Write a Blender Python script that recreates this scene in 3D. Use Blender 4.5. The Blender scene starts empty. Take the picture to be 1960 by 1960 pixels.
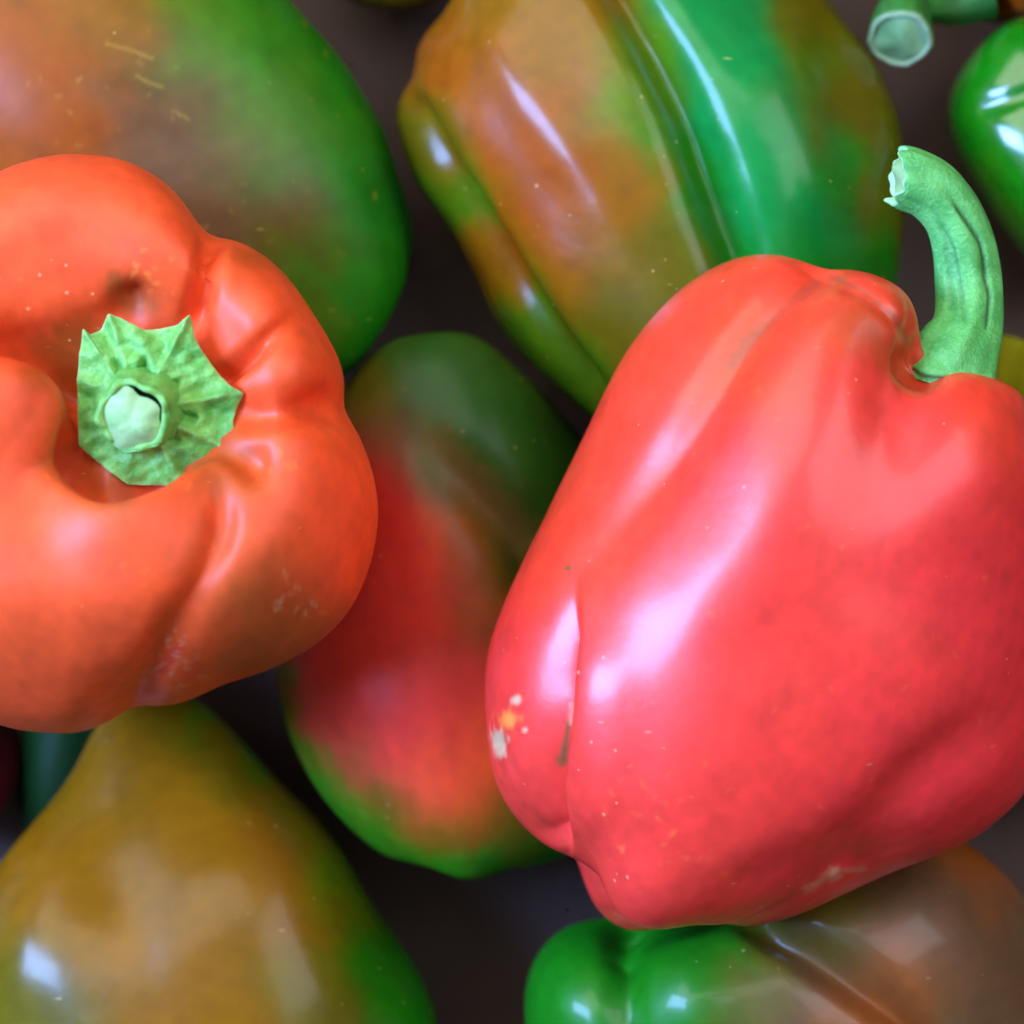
import bpy, math, random
import numpy as np
from mathutils import Vector

# ---------------------------------------------------------------- camera, light, exposure
# The heap is seen from straight above.  x = right, y = up in the picture, z = towards the camera.
SC = bpy.context.scene
U = 0.2 / 1960.0            # metres per drawing unit
ZREF = 780.0                # height of the upper layer (drawing units above the floor)
DIST = 0.70                 # camera distance to that layer
CAM_Z = ZREF * U + DIST

cam_d = bpy.data.cameras.new('camera')
cam_d.sensor_width = 36.0
cam_d.lens = 36.0 * DIST / 0.2
cam_d.clip_start = 0.01
cam_d.clip_end = 50.0
cam_d.dof.use_dof = True
cam_d.dof.focus_distance = CAM_Z - 1020 * U
cam_d.dof.aperture_fstop = 9.0
cam = bpy.data.objects.new('camera', cam_d)
cam.location = (0, 0, CAM_Z)
SC.collection.objects.link(cam)
SC.camera = cam

world = bpy.data.worlds.new('World')
SC.world = world
world.use_nodes = True
bgn = world.node_tree.nodes['Background']
bgn.inputs[0].default_value = (1.0, 0.93, 0.88, 1)
bgn.inputs[1].default_value = 0.15

def area_lamp(name, loc, target, sx, sy, power, color):
    d = bpy.data.lights.new(name, 'AREA')
    d.shape = 'RECTANGLE'
    d.size = sx
    d.size_y = sy
    d.energy = power
    d.color = color
    o = bpy.data.objects.new(name, d)
    o.location = loc
    v = Vector(target) - Vector(loc)
    o.rotation_euler = v.to_track_quat('-Z', 'Y').to_euler()
    SC.collection.objects.link(o)
    return o

area_lamp('key_lamp', (-0.42, 0.72, 0.95), (0, 0, 0.05), 1.1, 1.1, 12.5, (1.0, 0.93, 0.86))
area_lamp('overhead_lamp', (0.62, 0.36, 0.95), (0, 0, 0.05), 0.60, 0.95, 6.5, (0.90, 0.90, 1.0))
area_lamp('window_lamp', (-0.76, 0.10, 0.70), (0, 0, 0.06), 0.32, 0.60, 27.0, (0.27, 0.46, 1.0))

vs = SC.view_settings
vs.view_transform = 'Standard'
vs.look = 'None'
vs.exposure = 0.18
vs.gamma = 1.0
SC.cycles.use_denoising = True
SC.cycles.use_adaptive_sampling = True
SC.cycles.adaptive_threshold = 0.04
SC.cycles.adaptive_min_samples = 12
SC.cycles.max_bounces = 5
SC.cycles.diffuse_bounces = 3
SC.cycles.glossy_bounces = 2
SC.cycles.sample_clamp_indirect = 4.0

# ---------------------------------------------------------------- small helpers
def scale_at(z):
    """Real size of one drawing unit for a thing whose middle stands at height z."""
    return U * (CAM_Z - z * U) / DIST

def smooth(a, b, x):
    t = np.clip((x - a) / (b - a), 0, 1)
    return t * t * (3 - 2 * t)

def catmull(pts, n, closed=False):
    P = np.array(pts, float)
    m = len(P)
    if closed:
        seg = m
        idx = lambda i: i % m
    else:
        seg = m - 1
        idx = lambda i: min(max(i, 0), m - 1)
    out = []
    ts = np.linspace(0, seg, n, endpoint=not closed)
    for t in ts:
        i = min(int(t), seg - 1)
        f = t - i
        p0, p1, p2, p3 = P[idx(i - 1)], P[idx(i)], P[idx(i + 1)], P[idx(i + 2)]
        out.append(0.5 * ((2 * p1) + (-p0 + p2) * f + (2 * p0 - 5 * p1 + 4 * p2 - p3) * f * f
                          + (-p0 + 3 * p1 - 3 * p2 + p3) * f ** 3))
    return np.array(out)

def waves(V, seed, wavelength, n=14):
    """Cheap smooth 3D noise: a sum of random plane waves, about -1..1."""
    r = np.random.RandomState(seed)
    acc = np.zeros(len(V))
    for _ in range(n):
        k = r.normal(size=3)
        k /= np.linalg.norm(k)
        k *= 2 * math.pi / (wavelength * r.uniform(0.7, 1.5))
        acc += np.sin(V @ k + r.uniform(0, 6.283))
    return acc / math.sqrt(n)

def grid_faces(nv, nt):
    i = np.arange(nv - 1)[:, None]
    j = np.arange(nt)[None, :]
    a = i * nt + j
    b = i * nt + (j + 1) % nt
    c = (i + 1) * nt + (j + 1) % nt
    d = (i + 1) * nt + j
    return np.stack([a, d, c, b], -1).reshape(-1, 4)

def grid_normals(G):
    """G: nv x nt x 3 closed in the second index."""
    du = np.gradient(G, axis=0)
    dv = (np.roll(G, -1, 1) - np.roll(G, 1, 1)) * 0.5
    N = np.cross(dv, du)
    N /= np.linalg.norm(N, axis=2, keepdims=True) + 1e-9
    return N

def mesh_obj(name, V, F, material, parent=None, colors=None, extra=None, smooth_shade=True):
    me = bpy.data.meshes.new(name)
    V = np.asarray(V, float)
    F = F.tolist() if hasattr(F, 'tolist') else F
    me.from_pydata(V.tolist(), [], F)
    me.update()
    if smooth_shade:
        me.polygons.foreach_set('use_smooth', [True] * len(me.polygons))
    if colors is not None:
        at = me.attributes.new('pigment', 'FLOAT_COLOR', 'POINT')
        c = np.ones((len(V), 4))
        c[:, :3] = colors
        at.data.foreach_set('color', c.ravel())
    for k, v in (extra or {}).items():
        at = me.attributes.new(k, 'FLOAT', 'POINT')
        at.data.foreach_set('value', np.asarray(v, float))
    me.materials.append(material)
    o = bpy.data.objects.new(name, me)
    SC.collection.objects.link(o)
    if parent is not None:
        o.parent = parent
    return o

def tag(o, label, cat, group=None):
    o['label'] = label
    o['category'] = cat
    if group:
        o['group'] = group
    return o

# ---------------------------------------------------------------- materials
def new_mat(name):
    m = bpy.data.materials.new(name)
    m.use_nodes = True
    nt = m.node_tree
    nt.nodes.clear()
    out = nt.nodes.new('ShaderNodeOutputMaterial')
    bs = nt.nodes.new('ShaderNodeBsdfPrincipled')
    nt.links.new(bs.outputs[0], out.inputs[0])
    return m, nt, bs

class NT:
    def __init__(s, nt):
        s.nt = nt
    def n(s, kind, **kw):
        nd = s.nt.nodes.new(kind)
        for k, v in kw.items():
            setattr(nd, k, v)
        return nd
    def l(s, a, b):
        s.nt.links.new(a, b)
    def math(s, op, a, b=None, clamp=False):
        nd = s.n('ShaderNodeMath', operation=op, use_clamp=clamp)
        for i, v in enumerate((a, b)):
            if v is None:
                continue
            if isinstance(v, (int, float)):
                nd.inputs[i].default_value = v
            else:
                s.l(v, nd.inputs[i])
        return nd.outputs[0]
    def ramp(s, val, a, b, lo=0.0, hi=1.0):
        nd = s.n('ShaderNodeMapRange', interpolation_type='SMOOTHSTEP')
        s.l(val, nd.inputs[0])
        nd.inputs[1].default_value, nd.inputs[2].default_value = a, b
        nd.inputs[3].default_value, nd.inputs[4].default_value = lo, hi
        return nd.outputs[0]
    def mix(s, fac, a, b, mode='MIX'):
        nd = s.n('ShaderNodeMix', data_type='RGBA', blend_type=mode)
        for sock, v in ((nd.inputs[0], fac), (nd.inputs[6], a), (nd.inputs[7], b)):
            if isinstance(v, (int, float)):
                sock.default_value = v
            elif isinstance(v, tuple):
                sock.default_value = (*v, 1)
            else:
                s.l(v, sock)
        return nd.outputs[2]
    def noise(s, vec, scale, detail=3, rough=0.5):
        nd = s.n('ShaderNodeTexNoise')
        s.l(vec, nd.inputs['Vector'])
        nd.inputs['Scale'].default_value = scale
        nd.inputs['Detail'].default_value = detail
        nd.inputs['Roughness'].default_value = rough
        return nd

def skin_material(name, rough=0.27, coat=0.35, fleck=(0.85, 0.55, 0.35), flecks=1.0, spec=0.5, coat_rough=0.18):
    m, nt, bs = new_mat(name)
    g = NT(nt)
    tc = g.n('ShaderNodeTexCoord').outputs['Object']
    pig = g.n('ShaderNodeAttribute', attribute_name='pigment').outputs['Color']
    # fine grain of the pigment (the slow mottling is in the pigment itself)
    n2 = g.noise(tc, 420, 2, 0.6)
    v2 = g.ramp(n2.outputs[0], 0.3, 0.7, 0.96, 1.04)
    cv = g.n('ShaderNodeCombineColor')
    for i in range(3):
        g.l(v2, cv.inputs[i])
    col = g.mix(1.0, pig, cv.outputs[0], 'MULTIPLY')
    # tiny pale flecks, dust and hairline scratches on the skin
    vor = g.n('ShaderNodeTexVoronoi')
    g.l(tc, vor.inputs['Vector'])
    vor.inputs['Scale'].default_value = 430
    sep = g.n('ShaderNodeSeparateColor')
    g.l(vor.outputs['Color'], sep.inputs[0])
    patch = g.ramp(g.noise(tc, 45, 0).outputs[0], 0.46, 0.70)
    size = g.math('MULTIPLY', g.ramp(sep.outputs[0], 0.62, 1.0, 0.0, 0.22), patch)
    f1 = g.math('SUBTRACT', size, vor.outputs['Distance'])
    f1 = g.ramp(f1, 0.0, 0.09)
    mp = g.n('ShaderNodeMapping')
    g.l(tc, mp.inputs[0])
    mp.inputs['Rotation'].default_value = (0.4, 0.3, 0.9)
    mp.inputs['Scale'].default_value = (1, 5.5, 5.5)
    vo2 = g.n('ShaderNodeTexVoronoi')
    g.l(mp.outputs[0], vo2.inputs['Vector'])
    vo2.inputs['Scale'].default_value = 110
    sp2 = g.n('ShaderNodeSeparateColor')
    g.l(vo2.outputs['Color'], sp2.inputs[0])
    sz2 = g.ramp(sp2.outputs[1], 0.86, 1.0, 0.0, 0.2)
    f2 = g.ramp(g.math('SUBTRACT', sz2, vo2.outputs['Distance']), 0.0, 0.12, 0.0, 0.7)
    fl = g.math('MULTIPLY', g.math('MAXIMUM', f1, f2), 0.42 * flecks, True)
    col = g.mix(fl, col, fleck)
    g.l(col, bs.inputs['Base Color'])
    # relief
    h = g.math('ADD', g.math('MULTIPLY', n2.outputs[0], 0.25), g.math('MULTIPLY', fl, 0.3))
    bp = g.n('ShaderNodeBump')
    bp.inputs['Strength'].default_value = 0.2
    bp.inputs['Distance'].default_value = 0.0009
    g.l(h, bp.inputs['Height'])
    g.l(bp.outputs[0], bs.inputs['Normal'])
    rg = g.math('ADD', g.math('MULTIPLY', fl, 0.25), rough)
    g.l(rg, bs.inputs['Roughness'])
    bs.inputs['IOR'].default_value = 1.46
    bs.inputs['Coat Weight'].default_value = coat
    bs.inputs['Coat Roughness'].default_value = coat_rough
    bs.inputs['Specular IOR Level'].default_value = spec
    return m

def stem_material(name, base, dark, pale):
    m, nt, bs = new_mat(name)
    g = NT(nt)
    tc = g.n('ShaderNodeTexCoord').outputs['Object']
    lines = g.n('ShaderNodeAttribute', attribute_name='line').outputs['Fac']
    pal = g.n('ShaderNodeAttribute', attribute_name='pale').outputs['Fac']
    n1 = g.noise(tc, 160, 4, 0.6)
    n2 = g.noise(tc, 1300, 3, 0.65)
    c = g.mix(g.ramp(n1.outputs[0], 0.32, 0.68), dark, base)
    c = g.mix(g.ramp(n2.outputs[0], 0.5, 0.75, 0, 0.25), c, pale)
    c = g.mix(g.math('MULTIPLY', g.ramp(n2.outputs[0], 0.5, 0.36, 0, 0.25), 1.0), c, dark)
    c = g.mix(pal, c, pale)
    c = g.mix(lines, c, (0.01, 0.05, 0.012))
    g.l(c, bs.inputs['Base Color'])
    bp = g.n('ShaderNodeBump')
    bp.inputs['Strength'].default_value = 0.5
    bp.inputs['Distance'].default_value = 0.0006
    g.l(g.math('ADD', n2.outputs[0], n1.outputs[0]), bp.inputs['Height'])
    g.l(bp.outputs[0], bs.inputs['Normal'])
    bs.inputs['Roughness'].default_value = 0.5
    bs.inputs['Subsurface Radius'].default_value = (0.5, 1.0, 0.3)
    bs.inputs['Subsurface Scale'].default_value = 0.002
    return m

def plain_material(name, a, b, scale, rough):
    m, nt, bs = new_mat(name)
    g = NT(nt)
    tc = g.n('ShaderNodeTexCoord').outputs['Object']
    n1 = g.noise(tc, scale, 5, 0.6)
    g.l(g.mix(g.ramp(n1.outputs[0], 0.3, 0.7), a, b), bs.inputs['Base Color'])
    bp = g.n('ShaderNodeBump')
    bp.inputs['Strength'].default_value = 0.3
    bp.inputs['Distance'].default_value = 0.001
    g.l(n1.outputs[0], bp.inputs['Height'])
    g.l(bp.outputs[0], bs.inputs['Normal'])
    bs.inputs['Roughness'].default_value = rough
    return m

M_RED = skin_material('red_pepper_skin', 0.36, 0.22, (0.95, 0.45, 0.25), 0.8, 0.5, 0.18)
M_MATTE = skin_material('dusty_red_pepper_skin', 0.50, 0.0, (0.95, 0.45, 0.2), 1.0, 0.45)
M_TURN = skin_material('turning_pepper_skin', 0.26, 0.08, (0.8, 0.6, 0.2), 1.0, 0.30, 0.10)
M_SOFT = skin_material('dull_turning_pepper_skin', 0.40, 0.0, (0.8, 0.6, 0.2), 0.8, 0.24)
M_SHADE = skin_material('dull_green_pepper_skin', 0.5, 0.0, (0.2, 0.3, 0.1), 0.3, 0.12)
M_HALF = skin_material('half_ripe_pepper_skin', 0.44, 0.25, (0.6, 0.6, 0.3), 0.7, 0.40, 0.12)
M_GREEN = skin_material('green_pepper_skin', 0.24, 0.8, (0.5, 0.7, 0.3), 0.5, 0.5, 0.12)
M_STEM = stem_material('pepper_stem', (0.115, 0.49, 0.12), (0.055, 0.34, 0.07), (0.38, 0.68, 0.34))
M_CALYX = stem_material('pepper_calyx', (0.17, 0.47, 0.085), (0.075, 0.32, 0.045), (0.42, 0.62, 0.25))
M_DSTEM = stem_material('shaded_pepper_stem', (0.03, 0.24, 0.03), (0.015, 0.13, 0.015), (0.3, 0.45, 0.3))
M_PITH = plain_material('cut_stem_pith', (0.30, 0.48, 0.20), (0.17, 0.37, 0.11), 230, 0.6)
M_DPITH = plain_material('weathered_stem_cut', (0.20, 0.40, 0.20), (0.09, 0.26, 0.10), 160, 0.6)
M_FLOOR = plain_material('dark_crate_board', (0.044, 0.018, 0.011), (0.060, 0.027, 0.017), 14, 0.55)

# ---------------------------------------------------------------- the crate floor
fl = mesh_obj('crate_floor', [(-2, -2, 0), (2, -2, 0), (2, 2, 0), (-2, 2, 0)], [[0, 1, 2, 3]], M_FLOOR)
fl['kind'] = 'structure'
fl['label'] = 'dark brown board under the peppers'

# ---------------------------------------------------------------- pepper bodies
PIG = dict(G=(0.004, 0.16, 0.003), D=(0.006, 0.07, 0.005), T=(0.003, 0.19, 0.032), L=(0.05, 0.16, 0.003),
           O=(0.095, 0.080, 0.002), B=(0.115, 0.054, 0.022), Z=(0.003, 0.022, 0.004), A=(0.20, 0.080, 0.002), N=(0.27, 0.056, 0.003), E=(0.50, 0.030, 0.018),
           I=(0.75, 0.052, 0.020), R=(0.73, 0.038, 0.027), S=(0.76, 0.078, 0.015), K=(0.66, 0.024, 0.032), C=(0.40, 0.012, 0.010),
           V=(0.06, 0.006, 0.012), Y=(0.20, 0.20, 0.006), P=(0.60, 0.45, 0.28), X=(0.13, 0.07, 0.02), Q=(0.62, 0.42, 0.06), W=(0.52, 0.42, 0.24), H=(0.95, 0.26, 0.04), M=(0.26, 0.07, 0.012))

PROFILE_SIDE = [(0, .78), (.10, .78), (.22, .80), (.36, .90), (.52, .99), (.70, .98), (.86, .86), (.96, .66), (1.0, .40),
                (.985, .10), (.95, -.2), (.88, -.5), (.76, -.75), (.60, -.92), (.40, -1.0), (.20, -.97), (.08, -.92), (0, -.91)]
PROFILE_TOP = [(0, .70), (.12, .70), (.24, .71), (.34, .75), (.44, .83), (.54, .92), (.66, .98), (.80, .92), (.92, .72), (1.0, .40),
               (1.0, .10), (.95, -.2), (.86, -.5), (.70, -.72), (.5, -.84), (.25, -.86), (.08, -.82), (0, -.80)]

PROFILE_CONE = [(0, .985), (.06, .99), (.12, .98), (.22, .91), (.33, .79), (.44, .66), (.57, .55), (.69, .42), (.81, .28), (.91, .12), (.98, -.1),
                (1.0, -.35), (.96, -.6), (.84, -.82), (.62, -.97), (.38, -1.0), (.18, -.95), (.06, -.90), (0, -.89)]

def polyline_distance(P, pts, reach=0):
    """distance, arclength fraction and signed side of points P (n,2) to a polyline."""
    Q = np.array(pts, float)
    L = np.linalg.norm(np.diff(Q, axis=0), axis=1)
    cum = np.concatenate([[0], np.cumsum(L)])
    if reach:
        ok = np.all((P > Q.min(0) - reach) & (P < Q.max(0) + reach), axis=1)
        best, frac, side = np.full(len(P), 1e9), np.zeros(len(P)), np.zeros(len(P))
        if ok.any():
            best[ok], frac[ok], side[ok] = polyline_distance(P[ok], pts)
        return best, frac, side
    best = np.full(len(P), 1e9)
    frac = np.zeros(len(P))
    side = np.zeros(len(P))
    for i in range(len(Q) - 1):
        d = Q[i + 1] - Q[i]
        w = P - Q[i]
        t = np.clip((w @ d) / (d @ d), 0, 1)
        r = w - t[:, None] * d
        dist = np.hypot(r[:, 0], r[:, 1])
        sd = np.sign(d[0] * w[:, 1] - d[1] * w[:, 0])
        b = dist < best
        best = np.where(b, dist, best)
        frac = np.where(b, (cum[i] + t * L[i]) / cum[-1], frac)
        side = np.where(b, sd, side)
    return best, frac, side

def dust(seed, n, box, size, pig, k, center=None, spread=40, thin=0.45):
    """Small irregular flecks of dust or wax lying on the skin."""
    r = np.random.RandomState(seed)
    out = []
    for _ in range(n):
        if center:
            x, y = r.normal(center[0], spread), r.normal(center[1], spread)
        else:
            x, y = r.uniform(box[0], box[2]), r.uniform(box[1], box[3])
        a, L = r.uniform(0, 3.14), r.uniform(2, 12)
        out.append(([(x, y), (x + L * math.cos(a), y + L * math.sin(a))], size * r.uniform(0.7, 1.3), pig, thin * k * r.uniform(0.3, 1.2)))
    return out

class Body:
    """One pepper body.  Drawing coordinates: x right, y DOWN (as measured), z up."""
    def __init__(s, outline, center, axis, size, z0, profile=PROFILE_SIDE, length=1.0, depth=1.0,
                 grooves=(), nv=260, nt=320, seed=1, lumps=6.0, fit=1.0, sm=5, box=1.0):
        a = np.array([axis[0], -axis[1], axis[2]], float)          # y up while modelling
        a /= np.linalg.norm(a)
        e1 = np.array([a[1], -a[0], 0.0])
        e1 /= np.linalg.norm(e1)
        e2 = np.cross(e1, a)
        prof = catmull(profile, nv)
        # even spacing along the profile
        dl = np.concatenate([[0], np.cumsum(np.hypot(*np.diff(prof, axis=0).T))])
        u = np.linspace(0, dl[-1], nv)
        prof = np.stack([np.interp(u, dl, prof[:, 0]), np.interp(u, dl, prof[:, 1])], 1)
        th = np.arange(nt) / nt * 2 * math.pi
        R, T = np.meshgrid(prof[:, 0], th, indexing='ij')
        Hh = np.repeat(prof[:, 1][:, None], nt, 1)
        g = np.zeros_like(T)
        for ang, dep, wid in grooves:
            tw = math.radians(ang) + 0.10 * np.sin(Hh * 2.2 + ang)
            d = np.angle(np.exp(1j * (T - tw)))
            g += dep * np.exp(-(np.sqrt((d / math.radians(wid)) ** 2 + 0.06) - 0.245))
        endw = 0.55 + 0.75 * np.abs(Hh) ** 2
        rr = R * (1 - g * endw)
        hh = Hh - np.sign(Hh) * g * smooth(0.35, 1.0, np.abs(Hh)) * 0.55
        ct, sn = np.cos(T), np.sin(T)
        sq = (np.abs(ct) ** (2 / box) + np.abs(sn) ** (2 / box)) ** (-box / 2)
        X = rr * ct * sq
        Y = rr * sn * sq * depth
        G = (e1 * X[..., None] + e2 * Y[..., None] + a * (hh * length)[..., None]) * size
        s.c = np.array(center, float)
        s.nv, s.nt, s.z0 = nv, nt, z0
        # fit the outline: radial scaling in plan about the centre
        ol = catmull(outline, 900, True)
        op = ol - s.c
        op[:, 1] *= -1
        bins = 480
        def radial(x, y):
            an = (np.arctan2(y, x) / (2 * math.pi) % 1) * bins
            r = np.hypot(x, y)
            out = np.zeros(bins)
            np.maximum.at(out, an.astype(int) % bins, r)
            ok = out > 0
            idx = np.arange(bins)
            return np.interp(idx, idx[ok], out[ok], period=bins)
        def gauss(v, sig):
            k = np.arange(-4 * int(sig) - 4, 4 * int(sig) + 5)
            w = np.exp(-0.5 * (k / sig) ** 2)
            w /= w.sum()
            return sum(wi * np.roll(v, ki) for wi, ki in zip(w, k))
        dense = catmull(op, 6000, True)
        tr = radial(dense[:, 0], dense[:, 1])
        bc = (np.arange(bins) + 0.5) / bins * 2 * math.pi
        def spread(r):
            q = np.stack([r * np.cos(bc), r * np.sin(bc)])
            w, E = np.linalg.eigh((q * r) @ q.T / (r ** 1).sum())
            return E @ np.diag(np.sqrt(w)) @ E.T, E @ np.diag(1 / np.sqrt(w)) @ E.T
        fl_ = G[:, :, :2].reshape(-1, 2)
        A = spread(tr)[0] @ spread(radial(fl_[:, 0], fl_[:, 1]))[1]
        G[..., :2] = G[..., :2] @ A.T
        for it in range(3):
            D = G[:, :, :2]
            fine = [D[:-1] * (1 - f_) + D[1:] * f_ for f_ in (0, 0.2, 0.4, 0.6, 0.8)]
            fine = np.concatenate(fine, 0)
            fine = np.concatenate([fine, 0.5 * (fine + np.roll(fine, 1, 1))], 1).reshape(-1, 2)
            mr = radial(fine[:, 0], fine[:, 1])
            ratio = gauss(tr / np.maximum(mr, 1), sm if it else sm * 1.6)
            an = (np.arctan2(G[..., 1], G[..., 0]) / (2 * math.pi) % 1) * bins
            i0 = np.floor(an).astype(int)
            f = an - i0 - 0.5
            i1 = np.where(f < 0, i0 - 1, i0)
            f = np.where(f < 0, f + 1, f)
            q = ratio[i1 % bins] * (1 - f) + ratio[(i1 + 1) % bins] * f
            soft = gauss(ratio, 16)
            qs = soft[i1 % bins] * (1 - f) + soft[(i1 + 1) % bins] * f
            env = mr[i0 % bins]
            near = smooth(0.70, 1.0, np.hypot(G[..., 0], G[..., 1]) / np.maximum(env, 1))
            q = qs + (q - qs) * near
            q = 1 + (q - 1) * fit
            G[..., 0] *= q
            G[..., 1] *= q
        # gentle irregular swelling
        V = G.reshape(-1, 3)
        N = grid_normals(G).reshape(-1, 3)
        V = V + N * (lumps * waves(V, seed, 330) + lumps * 0.12 * waves(V, seed + 5, 120))[:, None]
        s.G = V.reshape(nv, nt, 3)

    def plan(s):
        V = s.G.reshape(-1, 3)
        k = scale_at(s.z0)
        q = scale_at(s.z0 + V[:, 2] * k / U)
        return np.stack([980 + (V[:, 0] + s.c[0] - 980) * k / q, 980 + (s.c[1] - V[:, 1] - 980) * k / q], 1)

    def stroke(s, pts, width, depth, taper=(0.15, 0.15), sharp=False, side=0, face=(0.0, 0.35)):
        """Press a furrow (depth > 0) or raise a fold (depth < 0) along a line on the upper side."""
        N = grid_normals(s.G).reshape(-1, 3)
        P = s.plan()
        q = np.array(pts if len(pts) < 3 else catmull(pts, max(8, 4 * len(pts))), float)
        if side:
            d, fr, sd = polyline_distance(P, q, width * 6)
            w = np.exp(-d / width) if sharp else np.exp(-(d / width) ** 2)
            w = np.where(sd * side > 0, w, np.exp(-(d / min(width, 7.0)) ** 2))
            w = w * smooth(-0.02, taper[0], fr) * (smooth(-0.02, taper[1], 1 - fr) if taper[1] > 0 else 1)
        else:
            if len(q) == 1:
                q = np.vstack([q, q + 0.01])
            L = np.concatenate([[0], np.cumsum(np.linalg.norm(np.diff(q, axis=0), axis=1))])
            m = max(2, int(L[-1] / (width * 0.3)) + 2)
            u = np.linspace(0, 1, m)
            S = np.stack([np.interp(u * L[-1], L, q[:, k]) for k in (0, 1)], 1)
            amp = np.ones(m)
            if len(pts) > 1:
                if taper[0] > 0:
                    amp *= 0.25 + 0.75 * smooth(-0.02, taper[0] * 1.6, u)
                if taper[1] > 0:
                    amp *= 0.25 + 0.75 * smooth(-0.02, taper[1] * 1.6, 1 - u)
            ok = np.all((P > q.min(0) - 3 * width) & (P < q.max(0) + 3 * width), axis=1)
            w = np.zeros(len(P))
            acc = np.zeros(ok.sum())
            for (sx, sy), am in zip(S, amp):
                acc += (am * np.exp(-((P[ok, 0] - sx) ** 2 + (P[ok, 1] - sy) ** 2) / width ** 2)) ** 3
            w[ok] = acc ** (1 / 3)
            w /= max(w.max(), 1e-6)
        w = w * smooth(face[0], face[1], N[:, 2])
        V = s.G.reshape(-1, 3) - N * (depth * w)[:, None]
        s.G = V.reshape(s.nv, s.nt, 3)
        return s

    def pull(s, pts, width, vec, zlow, zhigh):
        """Lean a fold over: shift its crest sideways while its foot stays."""
        P = s.plan()
        q = np.array(pts if len(pts) < 3 else catmull(pts, 4 * len(pts)), float)
        d, _, _ = polyline_distance(P, q, width * 3)
        V = s.G.reshape(-1, 3)
        w = np.exp(-(d / width) ** 2) * smooth(zlow, zhigh, V[:, 2])
        V = V + np.array([vec[0], -vec[1], 0.0]) * w[:, None]
        s.G = V.reshape(s.nv, s.nt, 3)
        return s

    def relax(s, n=2):
        for _ in range(n):
            A = s.G
            B = A.copy()
            B[1:-1] = 0.5 * A[1:-1] + 0.125 * (A[2:] + A[:-2] + np.roll(A, 1, 1)[1:-1] + np.roll(A, -1, 1)[1:-1])
            s.G = B
        return s

    def paint(s, blobs, base, spots=(), seed=3, warp=28):
        """Pigment of the skin: soft patches of ripe and unripe colour, plus some painted shade and sheen."""
        P = s.plan().copy()
        V = s.G.reshape(-1, 3)
        P[:, 0] += warp * waves(V, seed, 160)
        P[:, 1] += warp * waves(V, seed + 1, 160)
        # streaks that run along the lobes
        rs = np.random.RandomState(seed + 20)
        th = np.arange(s.nt) / s.nt * 2 * math.pi
        vv = np.linspace(0, 1, s.nv)[:, None]
        st_ = sum(np.cos(k * th[None, :] + rs.uniform(0, 6) + rs.uniform(-3, 3) * vv) / math.sqrt(k / 6)
                  for k in (7, 11, 16, 23, 31, 43)).reshape(-1) / 2.2
        P[:, 0] += 0.8 * warp * st_
        P[:, 1] += 0.5 * warp * st_
        num = np.tile(np.array(PIG[base]) * 0.02, (len(P), 1))
        den = np.full(len(P), 0.02)
        for x, y, r, c in blobs:
            w = np.exp(-((P[:, 0] - x) ** 2 + (P[:, 1] - y) ** 2) / (r * r)) + 1e-6
            num += w[:, None] * np.array(PIG[c])
            den += w
        s.col = num / den[:, None]
        s.col = s.col * (1 + 0.05 * waves(V, seed + 9, 90) + 0.04 * waves(V, seed + 10, 40) + 0.05 * st_)[:, None]
        P = s.plan()
        N = grid_normals(s.G).reshape(-1, 3)
        rag = 1 + 0.22 * waves(V, 77, 26) if spots else 1
        for pts, wd, c, k in spots:
            if len(pts) == 1:
                d = np.hypot(P[:, 0] - pts[0][0], P[:, 1] - pts[0][1])
            else:
                d, _, _ = polyline_distance(P, pts, wd * 2)
            d = d * rag
            w = k * np.exp(-(d / wd) ** 3) * (N[:, 2] > 0)
            s.col = s.col * (1 - w[:, None]) + np.array(PIG[c]) * w[:, None]
        return s

    def build(s, name, mat, origin, parent=None):
        """origin: world point the mesh is measured from."""
        k = scale_at(s.z0)
        V = s.G.reshape(-1, 3) * k
        V = V + np.array([(s.c[0] - 980) * k, (980 - s.c[1]) * k, s.z0 * U])
        V = V - np.array(origin)
        nv, nt = s.nv, s.nt
        return mesh_obj(name, V, grid_faces(nv, nt), mat, parent, getattr(s, 'col', None))

def world_pt(x, y, z, z0):
    k = scale_at(z0)
    return np.array([(x - 980) * k, (980 - y) * k, z0 * U + (z - z0) * k])

def root(name, x, y, z0, low):
    o = bpy.data.objects.new(name, None)
    o.empty_display_size = 0.01
    o.location = world_pt(x, y, low, z0)
    SC.collection.objects.link(o)
    return o

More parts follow.
